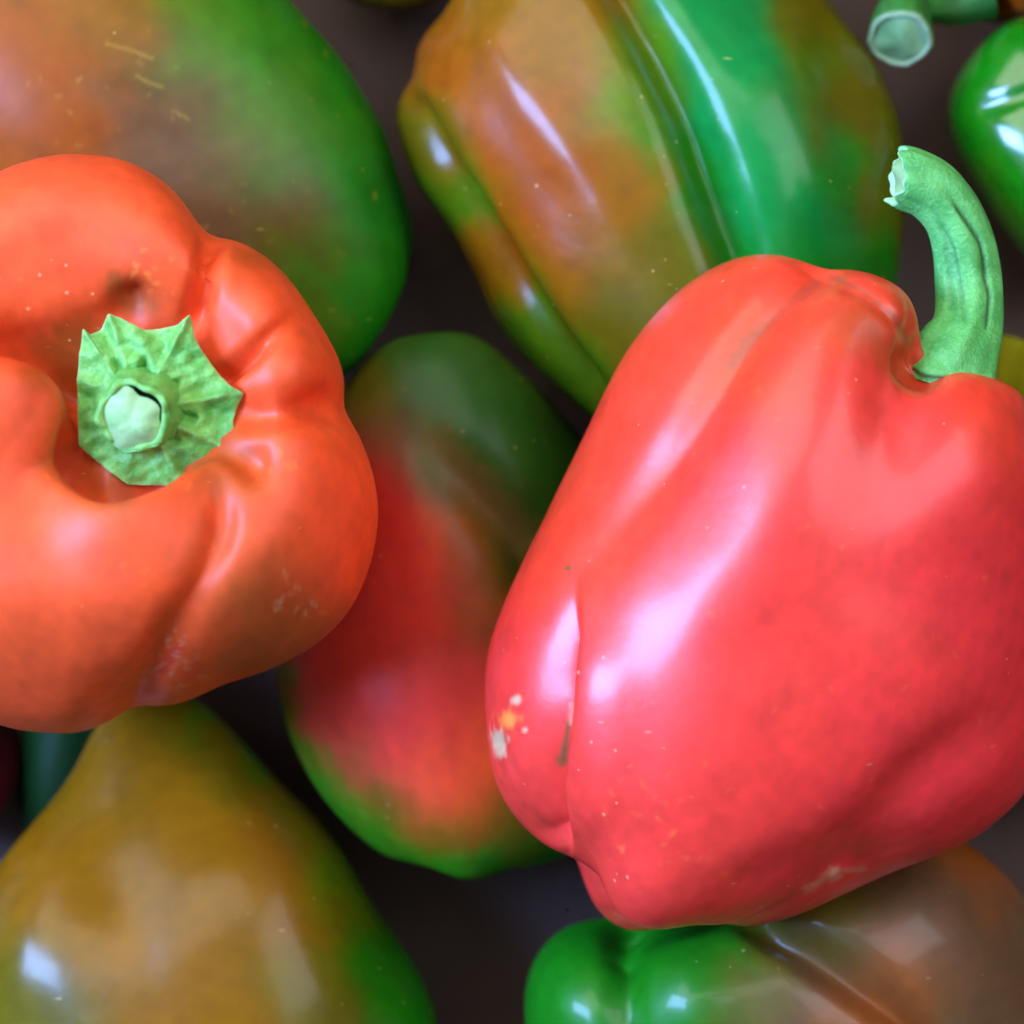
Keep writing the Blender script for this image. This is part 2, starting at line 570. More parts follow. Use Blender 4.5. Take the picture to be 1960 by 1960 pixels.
# ---------------------------------------------------------------- stems and calyxes
def tube(points, radii, z0, origin, nt=72, sub=90, ribs=6, rib=0.07, seed=0, close_end=True, flat=1.0, tip_noise=0.0):
    C = catmull([(p[0], -p[1], p[2]) for p in points], sub)
    r = catmull([(q, 0) for q in radii], sub)[:, 0]
    T = np.gradient(C, axis=0)
    T /= np.linalg.norm(T, axis=1, keepdims=True)
    ref = np.array([0.0, 0.0, 1.0]) if abs(T[0][2]) < 0.8 else np.array([1.0, 0, 0])
    A = ref - T[0] * (ref @ T[0])
    A /= np.linalg.norm(A)
    G = []
    th = np.arange(nt) / nt * 2 * math.pi
    rs = np.random.RandomState(seed)
    jag = sum(rs.uniform(.4, 1) * np.cos(k * th + rs.uniform(0, 6)) for k in (2, 3, 5, 7, 11)) / 3
    for i in range(sub):
        A = A - T[i] * (A @ T[i])
        A /= np.linalg.norm(A)
        B = np.cross(T[i], A)
        tt = i / (sub - 1)
        prof = 1 + rib * np.cos(ribs * th + 1.5 * tt + seed) + 0.4 * rib * np.cos((ribs * 2 + 1) * th + seed)
        off = T[i] * (jag * tip_noise * max(0, (tt - 0.86) / 0.14))[:, None] if tip_noise else 0
        G.append(C[i] + (A * np.cos(th)[:, None] * flat + B * np.sin(th)[:, None]) * (r[i] * prof)[:, None] + off)
    G = np.array(G)
    return G, C, T

def to_world(V, z0, origin):
    k = scale_at(z0)
    W = np.empty_like(V)
    W[..., 0] = (V[..., 0] - 980) * k
    W[..., 1] = (980 + V[..., 1]) * k
    W[..., 2] = z0 * U + (V[..., 2] - z0) * k
    return W - np.array(origin)

def add_tube(name, G, z0, origin, mat, parent, lines=(), pale_ends=0.0, seed=0, cap=True):
    nv, nt = G.shape[:2]
    V = G.reshape(-1, 3)
    N = grid_normals(G)
    P = np.stack([V[:, 0], -V[:, 1]], 1)
    line = np.zeros(len(V))
    up = N.reshape(-1, 3)[:, 2]
    if np.mean(np.sum(N * (G - G.mean(1, keepdims=True)), 2)) < 0:
        up = -up
        N = -N
    for pts, wd, k, dep in lines:
        d, fr, _ = polyline_distance(P, catmull(pts, 40))
        w = np.exp(-(d / wd) ** 2) * smooth(0, 0.2, up) * smooth(-0.01, 0.12, fr) * smooth(-0.01, 0.12, 1 - fr)
        line = np.maximum(line, w * k)
        V = V - N.reshape(-1, 3) * (w * dep)[:, None]
    pale = np.zeros((nv, nt))
    if pale_ends > 0:
        pale[:] = (smooth(1 - pale_ends, 1.0, np.linspace(0, 1, nv)))[:, None]
    W = to_world(V, z0, origin)
    F = grid_faces(nv, nt).tolist()
    # consistent outward order
    if cap:
        F.append(list(range(nt)))
    o = mesh_obj(name, W, F, mat, parent, None, dict(line=line, pale=pale.ravel()))
    bpy_fix(o)
    return o

def bpy_fix(o):
    import bmesh
    bm = bmesh.new()
    bm.from_mesh(o.data)
    bmesh.ops.recalc_face_normals(bm, faces=bm.faces)
    bm.to_mesh(o.data)
    bm.free()

def planar(ring, c, n, f, seed):
    v = ring - c
    v = v - np.outer(v @ n, n)
    th = np.arange(len(v)) / len(v) * 2 * math.pi
    rs = np.random.RandomState(seed)
    k = 1 + sum(rs.uniform(0.01, 0.05) * np.cos(q * th + rs.uniform(0, 6)) for q in (2, 3, 4, 6))
    return c + v * (f * k)[:, None]

def cut_face(name, ringpts, normal, dome, z0, origin, mat, parent, seed=0, inset=0.96, bumps=8.0):
    """A lumpy pale face closing a cut stem."""
    nt = len(ringpts)
    c = ringpts.mean(0)
    rings = 14
    V = []
    for i in range(rings + 1):
        f = i / rings
        V.append(c + (ringpts - c) * f * inset)
    V = np.array(V)
    flat = V.reshape(-1, 3)
    rad = np.repeat(np.linspace(0, 1, rings + 1), nt)
    hgt = dome * (1 - rad ** 2) + bumps * waves(flat, seed, 62) * (1 - rad ** 4)
    flat = flat + np.array(normal) * hgt[:, None]
    F = grid_faces(rings + 1, nt).tolist()
    W = to_world(flat, z0, origin)
    o = mesh_obj(name, W, F, mat, parent, None, dict(line=np.zeros(len(flat)), pale=np.zeros(len(flat))))
    bpy_fix(o)
    return o

def sheet_calyx(name, outline, center, zfun, z0, origin, mat, parent, thick=10.0, rings=40, n=360, tips=(), seed=0):
    """A star-shaped leafy calyx: a ribbed, slightly dished sheet with real thickness."""
    O = np.array(outline, float)
    # straight-ish edges between the pointed tips
    L = np.linalg.norm(np.roll(O, -1, 0) - O, axis=1)
    cum = np.concatenate([[0], np.cumsum(L)])
    u = np.linspace(0, cum[-1], n, endpoint=False)
    OO = np.vstack([O, O[:1]])
    E = np.stack([np.interp(u, cum, OO[:, 0]), np.interp(u, cum, OO[:, 1])], 1)
    E = (E + 0.5 * (np.roll(E, 1, 0) + np.roll(E, -1, 0))) / 2
    c = np.array(center, float)
    fr = np.linspace(0, 1, rings)
    X = c[0] + (E[:, 0] - c[0])[None, :] * fr[:, None]
    Y = c[1] + (E[:, 1] - c[1])[None, :] * fr[:, None]
    Pf = np.stack([X.ravel(), Y.ravel()], 1)
    rr = np.repeat(fr, n)
    Z = zfun(Pf[:, 0], Pf[:, 1], rr)
    vein = np.zeros(len(Pf))
    for t in tips:
        d, f2, _ = polyline_distance(Pf, [center, t])
        Z += 7 * np.exp(-(d / 9) ** 2) * smooth(0.1, 0.3, f2)
        vein = np.maximum(vein, 0.2 * np.exp(-(d / 5) ** 2))
    k = len(tips)
    for i in range(k):                                   # furrows between the ribs
        a, b = np.array(tips[i], float), np.array(tips[(i + 1) % k], float)
        mid = c + ((a + b) / 2 - c) * 0.62
        d, f2, _ = polyline_distance(Pf, [center, mid])
        Z -= 18 * np.exp(-(d / 8) ** 2) * smooth(0.25, 0.5, f2) * (1 - smooth(0.75, 1.0, f2))
    V3 = np.stack([Pf[:, 0], -Pf[:, 1], Z], 1)
    V3[:, 2] += 6.0 * waves(V3 * np.array([1, 1, 0]), seed, 70) + 3.5 * waves(V3 * np.array([1, 1, 0]), seed + 3, 28)
    top = V3
    bot = V3.copy()
    bot[:, 2] -= thick
    V = np.vstack([top, bot])
    m = rings * n
    ft = grid_faces(rings, n)
    fb = ft[:, ::-1] + m
    e0 = (rings - 1) * n + np.arange(n)
    e1 = (rings - 1) * n + (np.arange(n) + 1) % n
    fe = np.stack([e0, e0 + m, e1 + m, e1], 1)
    F = np.vstack([ft, fb, fe])
    edge = np.concatenate([smooth(0.965, 1.0, rr), np.ones(m)]) * 0.55
    pale = np.clip(edge + np.concatenate([vein, vein * 0]) * 0.5, 0, 1)
    W = to_world(V, z0, origin)
    o = mesh_obj(name, W, F, mat, parent, None, dict(line=np.zeros(2 * m), pale=pale))
    bpy_fix(o)
    return o

GROUP = 'bell peppers heaped in the crate'

# ================================================================ red pepper seen on its stem end (left)
ol = [(0, 350), (95, 318), (190, 311), (275, 330), (345, 382), (390, 440), (415, 462), (470, 478), (540, 525), (605, 600), (650, 675),
      (666, 735), (664, 785), (697, 845), (724, 925), (729, 1000), (710, 1090), (672, 1165), (615, 1222), (530, 1275), (430, 1312),
      (360, 1340), (300, 1348), (264, 1345), (235, 1362), (170, 1394), (110, 1398), (0, 1385), (-110, 1330), (-200, 1220), (-245, 1080),
      (-250, 930), (-215, 800), (-215, 700), (-190, 560), (-120, 430)]
LR = Body(ol, (240, 850), (0.10, -0.26, 0.96), 480, 800, PROFILE_TOP, length=0.92, nv=420, nt=520, seed=11, lumps=4.0, sm=3,
          grooves=[(0, .02, 20)])
LR.stroke([(120, 470), (230, 450), (330, 500)], 95, -24)
LR.stroke([(30, 590), (120, 570), (200, 545), (330, 560)], 75, -36)
LR.stroke([(165, 765), (90, 715), (0, 680), (-160, 650)], 55, 84, (0.0, 0.5))
LR.stroke([(60, 890), (30, 830), (-60, 800)], 80, -52, (0.1, 0.1))
LR.stroke([(480, 620), (520, 570)], 40, -14)
LR.stroke([(530, 700), (610, 680)], 40, -10)
LR.stroke([(450, 790), (520, 782), (600, 778), (690, 770)], 32, 42, (0.05, 0.0))
LR.stroke([(480, 885)], 42, 36)
LR.stroke([(255, 580)], 36, 44)
LR.stroke([(425, 950), (425, 1010), (395, 1090), (340, 1190), (290, 1290), (262, 1350)], 30, 30, (0.25, 0.0))
LR.stroke([(330, 1060), (260, 1090)], 100, -18)
LR.stroke([(90, 990), (190, 1035), (290, 1010), (400, 960)], 42, -28)
LR.stroke([(140, 860), (150, 920), (200, 955), (260, 940), (330, 915)], 34, 80, (0.1, 0.1))
LR.relax(6)
LR.pull([(-120, 760), (0, 775), (70, 800), (100, 850)], 75, (26, -62), 260, 420)
LR.pull([(90, 960), (190, 1010), (290, 985), (400, 940)], 60, (0, -46), 280, 420)
LR.relax(4)
LR.stroke([(415, 730), (470, 685), (530, 635), (560, 612)], 17, 40, (0.0, 0.5))
LR.stroke([(366, 640), (380, 580), (397, 520), (408, 450)], 22, 44, (0.1, 0.0))
LR.stroke([(425, 950), (428, 1010), (400, 1085)], 24, 14, (0.2, 0.3))
LR.relax(2)
LR.paint([(100, 450, 160, 'S'), (330, 420, 120, 'S'), (560, 620, 120, 'S'), (640, 950, 150, 'S'), (250, 1010, 160, 'S'), (40, 1080, 130, 'S'),
          (500, 1000, 110, 'S'), (300, 1250, 140, 'S'), (60, 1330, 120, 'S'), (500, 1180, 120, 'M'), (255, 570, 30, 'M'), (150, 690, 50, 'N'),  # M on lower right flank and dimple: shade put into the pigment
          (200, 930, 50, 'M'), (180, 880, 50, 'M'), (420, 900, 60, 'N'), (520, 450, 60, 'N')], 'S',  # M in the pit crescent: brownish skin, darkened further as painted shade
         spots=[([(345, 1240), (300, 1290), (275, 1330)], 9, 'K', 0.5)] + dust(1, 16, None, 3.4, 'H', 0.7, (270, 530), 26) + dust(2, 10, None, 3, 'H', 0.5, (350, 560), 45)
         + dust(3, 16, None, 3, 'P', 0.55, (560, 1145), 22) + dust(4, 34, None, 3, 'P', 0.5, (335, 1265), 26) + dust(6, 18, (0, 340, 700, 1350), 3, 'H', 0.5)
         + dust(7, 8, None, 4, 'H', 0.6, (540, 890), 14), seed=21)
w0 = root('bell_pepper', 240, 850, 800, 390)
og = tuple(w0.location)
LR.build('body', M_MATTE, og, w0)
tag(w0, 'orange red bell pepper facing its star-shaped green calyx towards the viewer', 'bell pepper', GROUP)
cal = [(157, 627), (170, 640), (190, 631), (206, 599), (228, 607), (275, 631), (308, 628), (339, 621), (363, 601), (371, 643), (384, 668), (400, 692),
       (420, 718), (440, 738), (466, 752), (452, 780), (444, 806), (450, 838), (460, 871), (428, 881), (392, 905), (363, 921), (352, 930),
       (300, 929), (242, 928), (195, 893), (149, 853), (146, 790), (145, 724), (150, 680)]
cc = (268, 785)
ZC = 1165
def zcal(x, y, r):
    return ZC + 12 - 34 * r ** 2 - 0.05 * (y - 785) - 16 * smooth(0.25, 0.0, r)
cly = sheet_calyx('calyx', cal, cc, zcal, ZC, og, M_CALYX, w0, tips=[(157, 627), (206, 599), (363, 601), (466, 752), (460, 871), (352, 930), (149, 853)], seed=5)
G, C, T = tube([(272, 780, ZC - 40), (270, 784, ZC), (267, 790, ZC + 30), (263, 796, ZC + 46), (261, 799, ZC + 58)], [88, 80, 74, 74, 70], ZC, og,
               ribs=5, rib=0.05, seed=2, tip_noise=16)
# the bark end folds over a little on the inside of the cut
lip = G[-1]
cen = lip.mean(0)
inner = np.array([cen + (lip - cen) * f + T[-1] * dz for f, dz in ((0.92, 5), (0.84, 2), (0.79, -8), (0.78, -22))])
G2 = np.concatenate([G, inner])
st = add_tube('stem', G2, ZC, og, M_CALYX, w0, pale_ends=0.03)
core = planar(lip, cen, T[-1], 0.86, 6) + np.array([-5, -7, -8.0])
pith = cut_face('cut_end', core, T[-1], 20, ZC, og, M_PITH, st, seed=4, inset=1.0, bumps=5)

# ================================================================ red pepper lying on its side (right)
ol = [(1046, 980), (1009, 1051), (968, 1141), (940, 1222), (928, 1291), (928, 1368), (940, 1461), (962, 1523), (996, 1572), (1040, 1612),
      (1078, 1630), (1099, 1640), (1117, 1683), (1142, 1744), (1183, 1779), (1223, 1792), (1274, 1784), (1315, 1770), (1355, 1762), (1396, 1769),
      (1436, 1771), (1513, 1751), (1614, 1708), (1715, 1668), (1792, 1637), (1868, 1597), (1918, 1556), (1960, 1510), (2010, 1400),
      (2040, 1250), (2052, 1100), (2040, 960), (2005, 850), (1960, 783), (1932, 758), (1881, 733), (1812, 712), (1755, 698), (1732, 672), (1738, 640),
      (1710, 573), (1655, 541), (1607, 529), (1560, 524), (1519, 506), (1471, 494), (1420, 496), (1368, 513), (1300, 555), (1240, 615),
      (1190, 690), (1140, 790), (1100, 870)]
RR = Body(ol, (1490, 1150), (0.40, -0.90, -0.10), 480, 800, PROFILE_SIDE, length=1.12, depth=0.95, nv=460, nt=560, seed=31, lumps=2.0, sm=3,
          grooves=[(128, .05, 22), (220, .10, 16), (310, .10, 16), (30, .04, 20)])
RR.stroke([(1575, 520), (1500, 575), (1430, 660), (1370, 760), (1290, 880), (1190, 1010), (1110, 1100)], 42, 26, (0.0, 0.3))
RR.stroke([(1104, 1085), (1098, 1197), (1092, 1290), (1089, 1368), (1080, 1440), (1072, 1510), (1080, 1580), (1088, 1625)], 55, 58, (0.45, 0.06), sharp=True, side=1)
RR.stroke([(1150, 1230), (1130, 1400), (1140, 1600)], 70, -16)
RR.stroke([(1720, 660), (1715, 740), (1700, 830), (1690, 930)], 80, 46, (0.0, 0.5))
RR.stroke([(1740, 690), (1770, 705)], 40, 40, (0.1, 0.1))
RR.stroke([(1560, 760), (1500, 950), (1400, 1150)], 120, -22)
RR.stroke([(1880, 820), (1880, 1000)], 110, -18)
RR.stroke([(1960, 1350), (1850, 1420), (1760, 1490), (1690, 1570), (1640, 1640)], 60, 26, (0.25, 0.0))
RR.stroke([(1650, 1640), (1500, 1680), (1380, 1740)], 60, 22, (0.2, 0.1))
RR.stroke([(1230, 1720)], 70, -14)
RR.stroke([(1570, 1680), (1620, 1655)], 14, -6)
RR.stroke([(960, 1425)], 15, 5)
RR.stroke([(1590, 540), (1650, 560), (1710, 610), (1745, 660)], 12, 9)
RR.relax(4)
RR.paint([(1480, 560, 150, 'I'), (1300, 700, 130, 'I'), (1550, 640, 90, 'I'), (1640, 620, 60, 'N'), (1430, 660, 55, 'N'), (1700, 900, 220, 'R'),
          (1450, 1100, 220, 'R'), (1150, 1000, 120, 'I'), (1000, 1400, 120, 'R'), (1250, 1600, 140, 'R'), (1550, 1400, 200, 'R'), (1750, 1500, 150, 'K'),
          (1900, 1100, 180, 'K'), (1600, 1680, 90, 'K'), (1900, 780, 90, 'I'), (1730, 690, 50, 'N')], 'R',
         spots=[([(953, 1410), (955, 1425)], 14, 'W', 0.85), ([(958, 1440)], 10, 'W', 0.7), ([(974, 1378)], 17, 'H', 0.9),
                ([(988, 1340)], 9, 'P', 0.8), ([(1087, 1087)], 7, 'X', 0.9), ([(1088, 1385), (1079, 1455)], 6.5, 'X', 0.8), ([(1079, 1435), (1075, 1462)], 8.5, 'X', 0.7),  # the P dot is a painted specular glint
                ([(1094, 1350), (1091, 1385)], 4, 'P', 0.4), ([(1545, 1700), (1575, 1684), (1600, 1668)], 9, 'P', 0.28), ([(1600, 1668), (1655, 1662)], 6, 'P', 0.2),
                ([(1593, 1664), (1600, 1676)], 9, 'P', 0.35), ([(1005, 1398)], 5, 'W', 0.8),
                *dust(8, 40, (1150, 1450, 1400, 1720), 3.5, 'H', 0.3), *dust(9, 30, (1150, 520, 1950, 1650), 3, 'H', 0.4), ([(1590, 530), (1650, 556), (1710, 605), (1740, 655)], 6, 'B', 0.45), ([(1560, 545), (1500, 590), (1440, 650), (1400, 700)], 13, 'B', 0.35)], seed=41)
w1 = root('bell_pepper', 1490, 1150, 800, 350)
og = tuple(w1.location)
RR.build('body', M_RED, og, w1)
tag(w1, 'large glossy red bell pepper lying on its side with a long curved stem', 'bell pepper', GROUP)
zs = 850
G, C, T = tube([(1790, 745, zs + 96), (1800, 712, zs + 98), (1816, 682, zs + 88), (1834, 645, zs + 70), (1842, 600, zs + 52), (1842, 540, zs + 40), (1832, 480, zs + 55), (1808, 420, zs + 70),
                (1768, 375, zs + 80), (1722, 354, zs + 88), (1704, 350, zs + 90)], [104, 94, 81, 70, 65, 64, 61, 57, 58, 59, 56], 800, og, sub=140, nt=96,
               ribs=6, rib=0.035, seed=7, tip_noise=16)
cen = G[-1].mean(0)
inner = np.array([cen + (G[-1] - cen) * f + T[-1] * dz for f, dz in ((0.95, 3), (0.88, 2), (0.8, -10), (0.78, -26))])
G2 = np.concatenate([G, inner])
st = add_tube('stem', G2, 800, og, M_STEM, w1, pale_ends=0.055,
              lines=[([(1795, 392), (1846, 462), (1860, 496), (1867, 544), (1874, 575), (1867, 620), (1861, 655)], 3.6, 0.95, 7),
                     ([(1770, 430), (1800, 480), (1816, 540), (1822, 600), (1822, 640)], 4, 0.35, 4),
                     ([(1790, 470), (1800, 540), (1800, 610)], 5, 0.3, 3),
                     ([(1825, 350), (1862, 410), (1888, 470)], 4, 0.3, 3)])
cut_face('cut_end', planar(G[-1], cen, T[-1], 0.84, 7) - T[-1] * 8, T[-1], 10, 800, og, M_PITH, st, seed=8, inset=1.0, bumps=7)
# calyx skirt hugging the shoulder round the stem
rs = np.random.RandomState(3)
nt = 160
th = np.arange(nt) / nt * 2 * math.pi
ax = np.array([0.28, 0.92, -0.06]); ax /= np.linalg.norm(ax)          # stem direction, y up
e1 = np.array([ax[1], -ax[0], 0]); e1 /= np.linalg.norm(e1)
e2 = np.cross(e1, ax)
teeth = 0.5 + 0.5 * np.cos(6 * th + 0.5)
rows = []
for f, rad, h in ((0, 84, 20), (0.3, 90, 10), (0.6, 95, 2), (0.85, 100, -8), (1.0, 104, -16), (1.0, 102, -24), (0.5, 92, -18), (0.1, 80, -4)):
    rr_ = rad * (1 + 0.10 * f * (teeth ** 2 - 0.4) + 0.04 * f * np.cos(3 * th + 1))
    rows.append(np.array([1798, -716, zs + 97]) + (e1 * np.cos(th)[:, None] + e2 * np.sin(th)[:, None]) * rr_[:, None]
                + ax * (h - 10 * f * teeth)[:, None])
add_tube('calyx', np.array(rows), 800, og, M_STEM, w1, cap=False)

# ================================================================ turning pepper, top left
ol = [(540, -20), (600, 42), (652, 112), (702, 206), (735, 262), (760, 335), (786, 428), (783, 505), (759, 585), (725, 650), (660, 715),
      (560, 745), (420, 730), (250, 670), (80, 580), (-90, 450), (-190, 280), (-200, 80), (-110, -90), (60, -190), (250, -200), (420, -130)]
TL = Body(ol, (300, 280), (-0.75, -0.62, 0.05), 440, 320, PROFILE_SIDE, length=1.05, depth=0.72, nv=420, nt=520, seed=51, lumps=5, box=0.85,
          grooves=[(25, .05, 20), (150, .07, 20), (215, .1, 18), (300, .1, 18)], sm=6)
TL.paint([(40, 300, 150, 'N'), (80, 120, 120, 'N'), (200, 30, 90, 'A'), (330, 250, 150, 'B'), (420, 60, 100, 'L'), (480, 330, 130, 'B'), (600, 300, 120, 'G'),  # mauve B patches paint the grey-violet sheen into the skin
          (700, 450, 110, 'G'), (560, 100, 110, 'G'), (560, 530, 90, 'O'), (680, 640, 100, 'G'), (420, 430, 90, 'B'), (500, 180, 90, 'L'), (770, 420, 80, 'D')], 'G', seed=61,
         spots=[([(205, 84), (250, 96), (292, 112)], 3.5, 'Q', 0.2), ([(262, 146), (290, 160), (312, 166)], 3.5, 'Q', 0.2), ([(332, 212), (362, 228)], 3.5, 'Q', 0.18)] + dust(5, 40, (40, 30, 720, 640), 3, 'Q', 0.4))
w2 = root('bell_pepper', 300, 280, 320, 0)
og = tuple(w2.location)
TL.build('body', M_SOFT, og, w2)
tag(w2, 'large pepper turning from green to orange in the top left corner, behind the calyx pepper', 'bell pepper', GROUP)

# ================================================================ turning pepper, top middle
ol = [(870, 0), (851, 30), (817, 65), (797, 105), (793, 147), (770, 174), (757, 210), (763, 255), (801, 343), (858, 420), (902, 509), (948, 618),
      (1015, 700), (1088, 767), (1180, 840), (1300, 890), (1450, 880), (1580, 800), (1660, 690), (1702, 575), (1722, 470), (1727, 370), (1712, 250),
      (1668, 118), (1598, 0), (1530, -110), (1430, -190), (1280, -220), (1120, -190), (1000, -120), (920, -55)]
TM = Body(ol, (1260, 320), (-0.42, -0.90, -0.15), 400, 335, PROFILE_SIDE, length=1.45, depth=0.92, nv=300, nt=360, seed=71, lumps=4, box=0.95,
          grooves=[(215, .1, 18), (290, .1, 18)], sm=3)
TM.stroke([(1170, -60), (1250, 80), (1310, 200), (1350, 310), (1385, 410), (1420, 500), (1450, 620)], 40, 78, (0, 0.1))
TM.stroke([(780, 190), (835, 300), (900, 400), (960, 500), (1030, 610), (1110, 720), (1180, 800)], 26, 42, (0, 0.1))
TM.stroke([(880, -20), (960, 100), (1050, 230), (1130, 360), (1190, 480)], 52, -18, (0.3, 0.3))
TM.stroke([(1440, 120), (1500, 260), (1560, 420)], 80, -22)
TM.stroke([(1560, 30), (1620, 180), (1650, 330)], 50, 14)
TM.relax(6)
TM.paint([(880, 120, 80, 'N'), (960, 60, 90, 'A'), (1000, 260, 90, 'N'), (1060, 400, 90, 'N'), (1100, 120, 90, 'A'), (1200, 330, 70, 'A'), (1130, 480, 80, 'A'),
          (1180, 600, 90, 'O'), (1230, 150, 70, 'L'), (1320, 330, 50, 'G'), (1400, 500, 60, 'G'), (1300, 480, 60, 'O'), (1380, 100, 80, 'T'), (1450, 250, 90, 'T'),
          (1520, 420, 100, 'T'), (1600, 500, 70, 'G'), (1540, 110, 60, 'L'), (1600, 330, 60, 'G'), (1580, 50, 80, 'O'), (1640, 200, 90, 'O'), (1680, 400, 60, 'O'), (900, 350, 50, 'L'), (820, 270, 60, 'O'),
          (950, 520, 60, 'A'), (1060, 700, 70, 'L'), (1000, 600, 60, 'L')], 'G', seed=81, warp=22)
w3 = root('bell_pepper', 1260, 320, 335, 0)
og = tuple(w3.location)
TM.build('body', M_TURN, og, w3)
tag(w3, 'long lobed pepper striped orange and green at the top middle, behind the curved stem pepper', 'bell pepper', GROUP)

# ================================================================ red and green pepper in the middle, below the two red ones
ol = [(640, 760), (668, 722), (700, 692), (745, 660), (801, 648), (882, 641), (926, 656), (983, 702), (1063, 775), (1140, 880), (1200, 1030), (1230, 1200),
      (1230, 1380), (1190, 1530), (1100, 1630), (1000, 1664), (900, 1669), (800, 1654), (700, 1604), (616, 1520), (566, 1430), (540, 1340), (530, 1230),
      (535, 1100), (560, 960), (600, 840)]
CE = Body(ol, (870, 1160), (0.05, -0.98, -0.1), 340, 320, PROFILE_SIDE, length=1.4, depth=0.85, nv=260, nt=320, seed=91, lumps=5,
          grooves=[(200, .1, 18), (290, .1, 18)], sm=4)
CE.stroke([(820, 850), (890, 920), (960, 990), (1020, 1060), (1060, 1200)], 50, 44, (0.3, 0.1))
CE.stroke([(880, 780), (980, 880), (1060, 980)], 80, -18)
CE.relax(3)
CE.paint([(820, 700, 90, 'D'), (930, 800, 120, 'D'), (1020, 920, 110, 'D'), (860, 860, 60, 'D'), (880, 930, 50, 'X'), (760, 860, 70, 'B'), (700, 960, 90, 'C'), (740, 1080, 110, 'E'),  # B paints a dull sheen; C and E include shade under the reds
          (900, 1030, 60, 'M'), (980, 1050, 70, 'D'), (940, 1180, 60, 'M'), (650, 1250, 110, 'E'), (800, 1250, 110, 'E'), (780, 1400, 100, 'R'), (900, 1470, 90, 'S'), (690, 1450, 50, 'M'),
          (570, 1430, 36, 'G'), (605, 1510, 36, 'G'), (650, 1565, 36, 'G'), (710, 1615, 36, 'G'), (780, 1650, 36, 'G'), (860, 1668, 36, 'G'), (940, 1668, 36, 'G'), (1020, 1655, 40, 'G'),
          (1090, 1630, 40, 'G'), (545, 1350, 30, 'G'), (540, 1280, 26, 'G'), (740, 1545, 50, 'O'), (860, 1580, 50, 'O'), (660, 740, 60, 'O'), (980, 1560, 60, 'O')], 'E', seed=101, warp=12,
         spots=[([(835, 850), (890, 920), (960, 990), (1010, 1050)], 42, 'X', 0.6)])  # dark X along the fold: its shadow painted into the skin
w4 = root('bell_pepper', 870, 1160, 320, 0)
og = tuple(w4.location)
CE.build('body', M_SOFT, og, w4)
tag(w4, 'red pepper with green top and green rim, wedged beneath and between the two red peppers', 'bell pepper', GROUP)

# ================================================================ amber pepper, bottom left
ol = [(212, 1348), (262, 1318), (345, 1325), (420, 1372), (480, 1432), (546, 1500), (612, 1566), (662, 1640), (712, 1735), (764, 1812), (812, 1895), (836, 1975),
      (830, 2150), (740, 2320), (560, 2420), (350, 2440), (150, 2380), (0, 2250), (-80, 2080), (-90, 1900), (-60, 1780), (-18, 1690), (28, 1615), (82, 1546), (132, 1478), (176, 1402)]
BL = Body(ol, (350, 1880), (-0.30, -0.95, 0.0), 450, 330, PROFILE_CONE, length=1.24, depth=0.76, nv=260, nt=320, seed=111, lumps=3, box=0.9,
          grooves=[(200, .1, 18), (290, .1, 18)], sm=4)
BL.stroke([(400, 1520), (510, 1680), (590, 1850), (640, 2000)], 110, -22)
BL.stroke([(120, 1640), (60, 1760), (60, 1900)], 90, -22)
BL.relax(30)
BL.paint([(250, 1430, 90, 'A'), (330, 1360, 60, 'O'), (440, 1450, 70, 'O'), (300, 1600, 120, 'A'), (110, 1700, 90, 'A'), (250, 1850, 110, 'A'), (450, 1700, 120, 'A'),
          (560, 1760, 80, 'A'), (560, 1580, 60, 'O'), (640, 1700, 60, 'L'), (700, 1850, 60, 'G'), (780, 1930, 60, 'G'), (600, 1900, 90, 'O'), (60, 1900, 90, 'O'),
          (120, 1960, 80, 'O'), (400, 1960, 110, 'A'), (400, 1370, 40, 'G'), (480, 1430, 35, 'G')], 'O', seed=121, warp=18)
w5 = root('bell_pepper', 350, 1870, 330, 0)
og = tuple(w5.location)
BL.build('body', M_TURN, og, w5)
tag(w5, 'amber and olive pepper with green edge in the bottom left corner, below the calyx pepper', 'bell pepper', GROUP)

# ================================================================ green and brown pepper, bottom right
ol = [(1010, 1990), (1003, 1905), (1020, 1840), (1060, 1792), (1120, 1765), (1190, 1755), (1300, 1700), (1430, 1640), (1560, 1590), (1700, 1570), (1810, 1590), (1880, 1635),
      (1950, 1705), (2020, 1810), (2060, 1950), (2030, 2120), (1930, 2280), (1760, 2380), (1550, 2420), (1340, 2390), (1160, 2290), (1050, 2140)]
BR = Body(ol, (1530, 2000), (0.50, 0.80, -0.30), 500, 380, PROFILE_SIDE, length=0.85, depth=0.8, nv=260, nt=320, seed=131, lumps=4,
          grooves=[(200, .08, 18), (290, .08, 18)], sm=4)
BR.stroke([(1400, 1720), (1480, 1775), (1570, 1830), (1660, 1895), (1760, 1970), (1850, 2050)], 34, 70, (0.1, 0.1))
BR.stroke([(1200, 1740), (1195, 1820), (1190, 1900), (1190, 2000)], 34, 40, (0.1, 0.1))
BR.stroke([(1310, 1840), (1330, 1960)], 70, -24)
BR.stroke([(1090, 1860), (1090, 1960)], 50, -14)
BR.stroke([(1740, 1700), (1850, 1850)], 110, -14)
BR.relax(3)
BR.paint([(1080, 1850, 110, 'G'), (1280, 1850, 110, 'G'), (1400, 1780, 50, 'G'), (1440, 1880, 70, 'O'), (1540, 1900, 90, 'B'), (1500, 1760, 40, 'O'), (1600, 1740, 70, 'O'),
          (1700, 1700, 100, 'B'), (1850, 1800, 110, 'B'), (1740, 1860, 70, 'M'), (1880, 1660, 70, 'N'), (1940, 1900, 90, 'B'), (1650, 1950, 90, 'M')], 'G', seed=141, warp=18)
w6 = root('bell_pepper', 1530, 2000, 380, 0)
og = tuple(w6.location)
BR.build('body', M_HALF, og, w6)
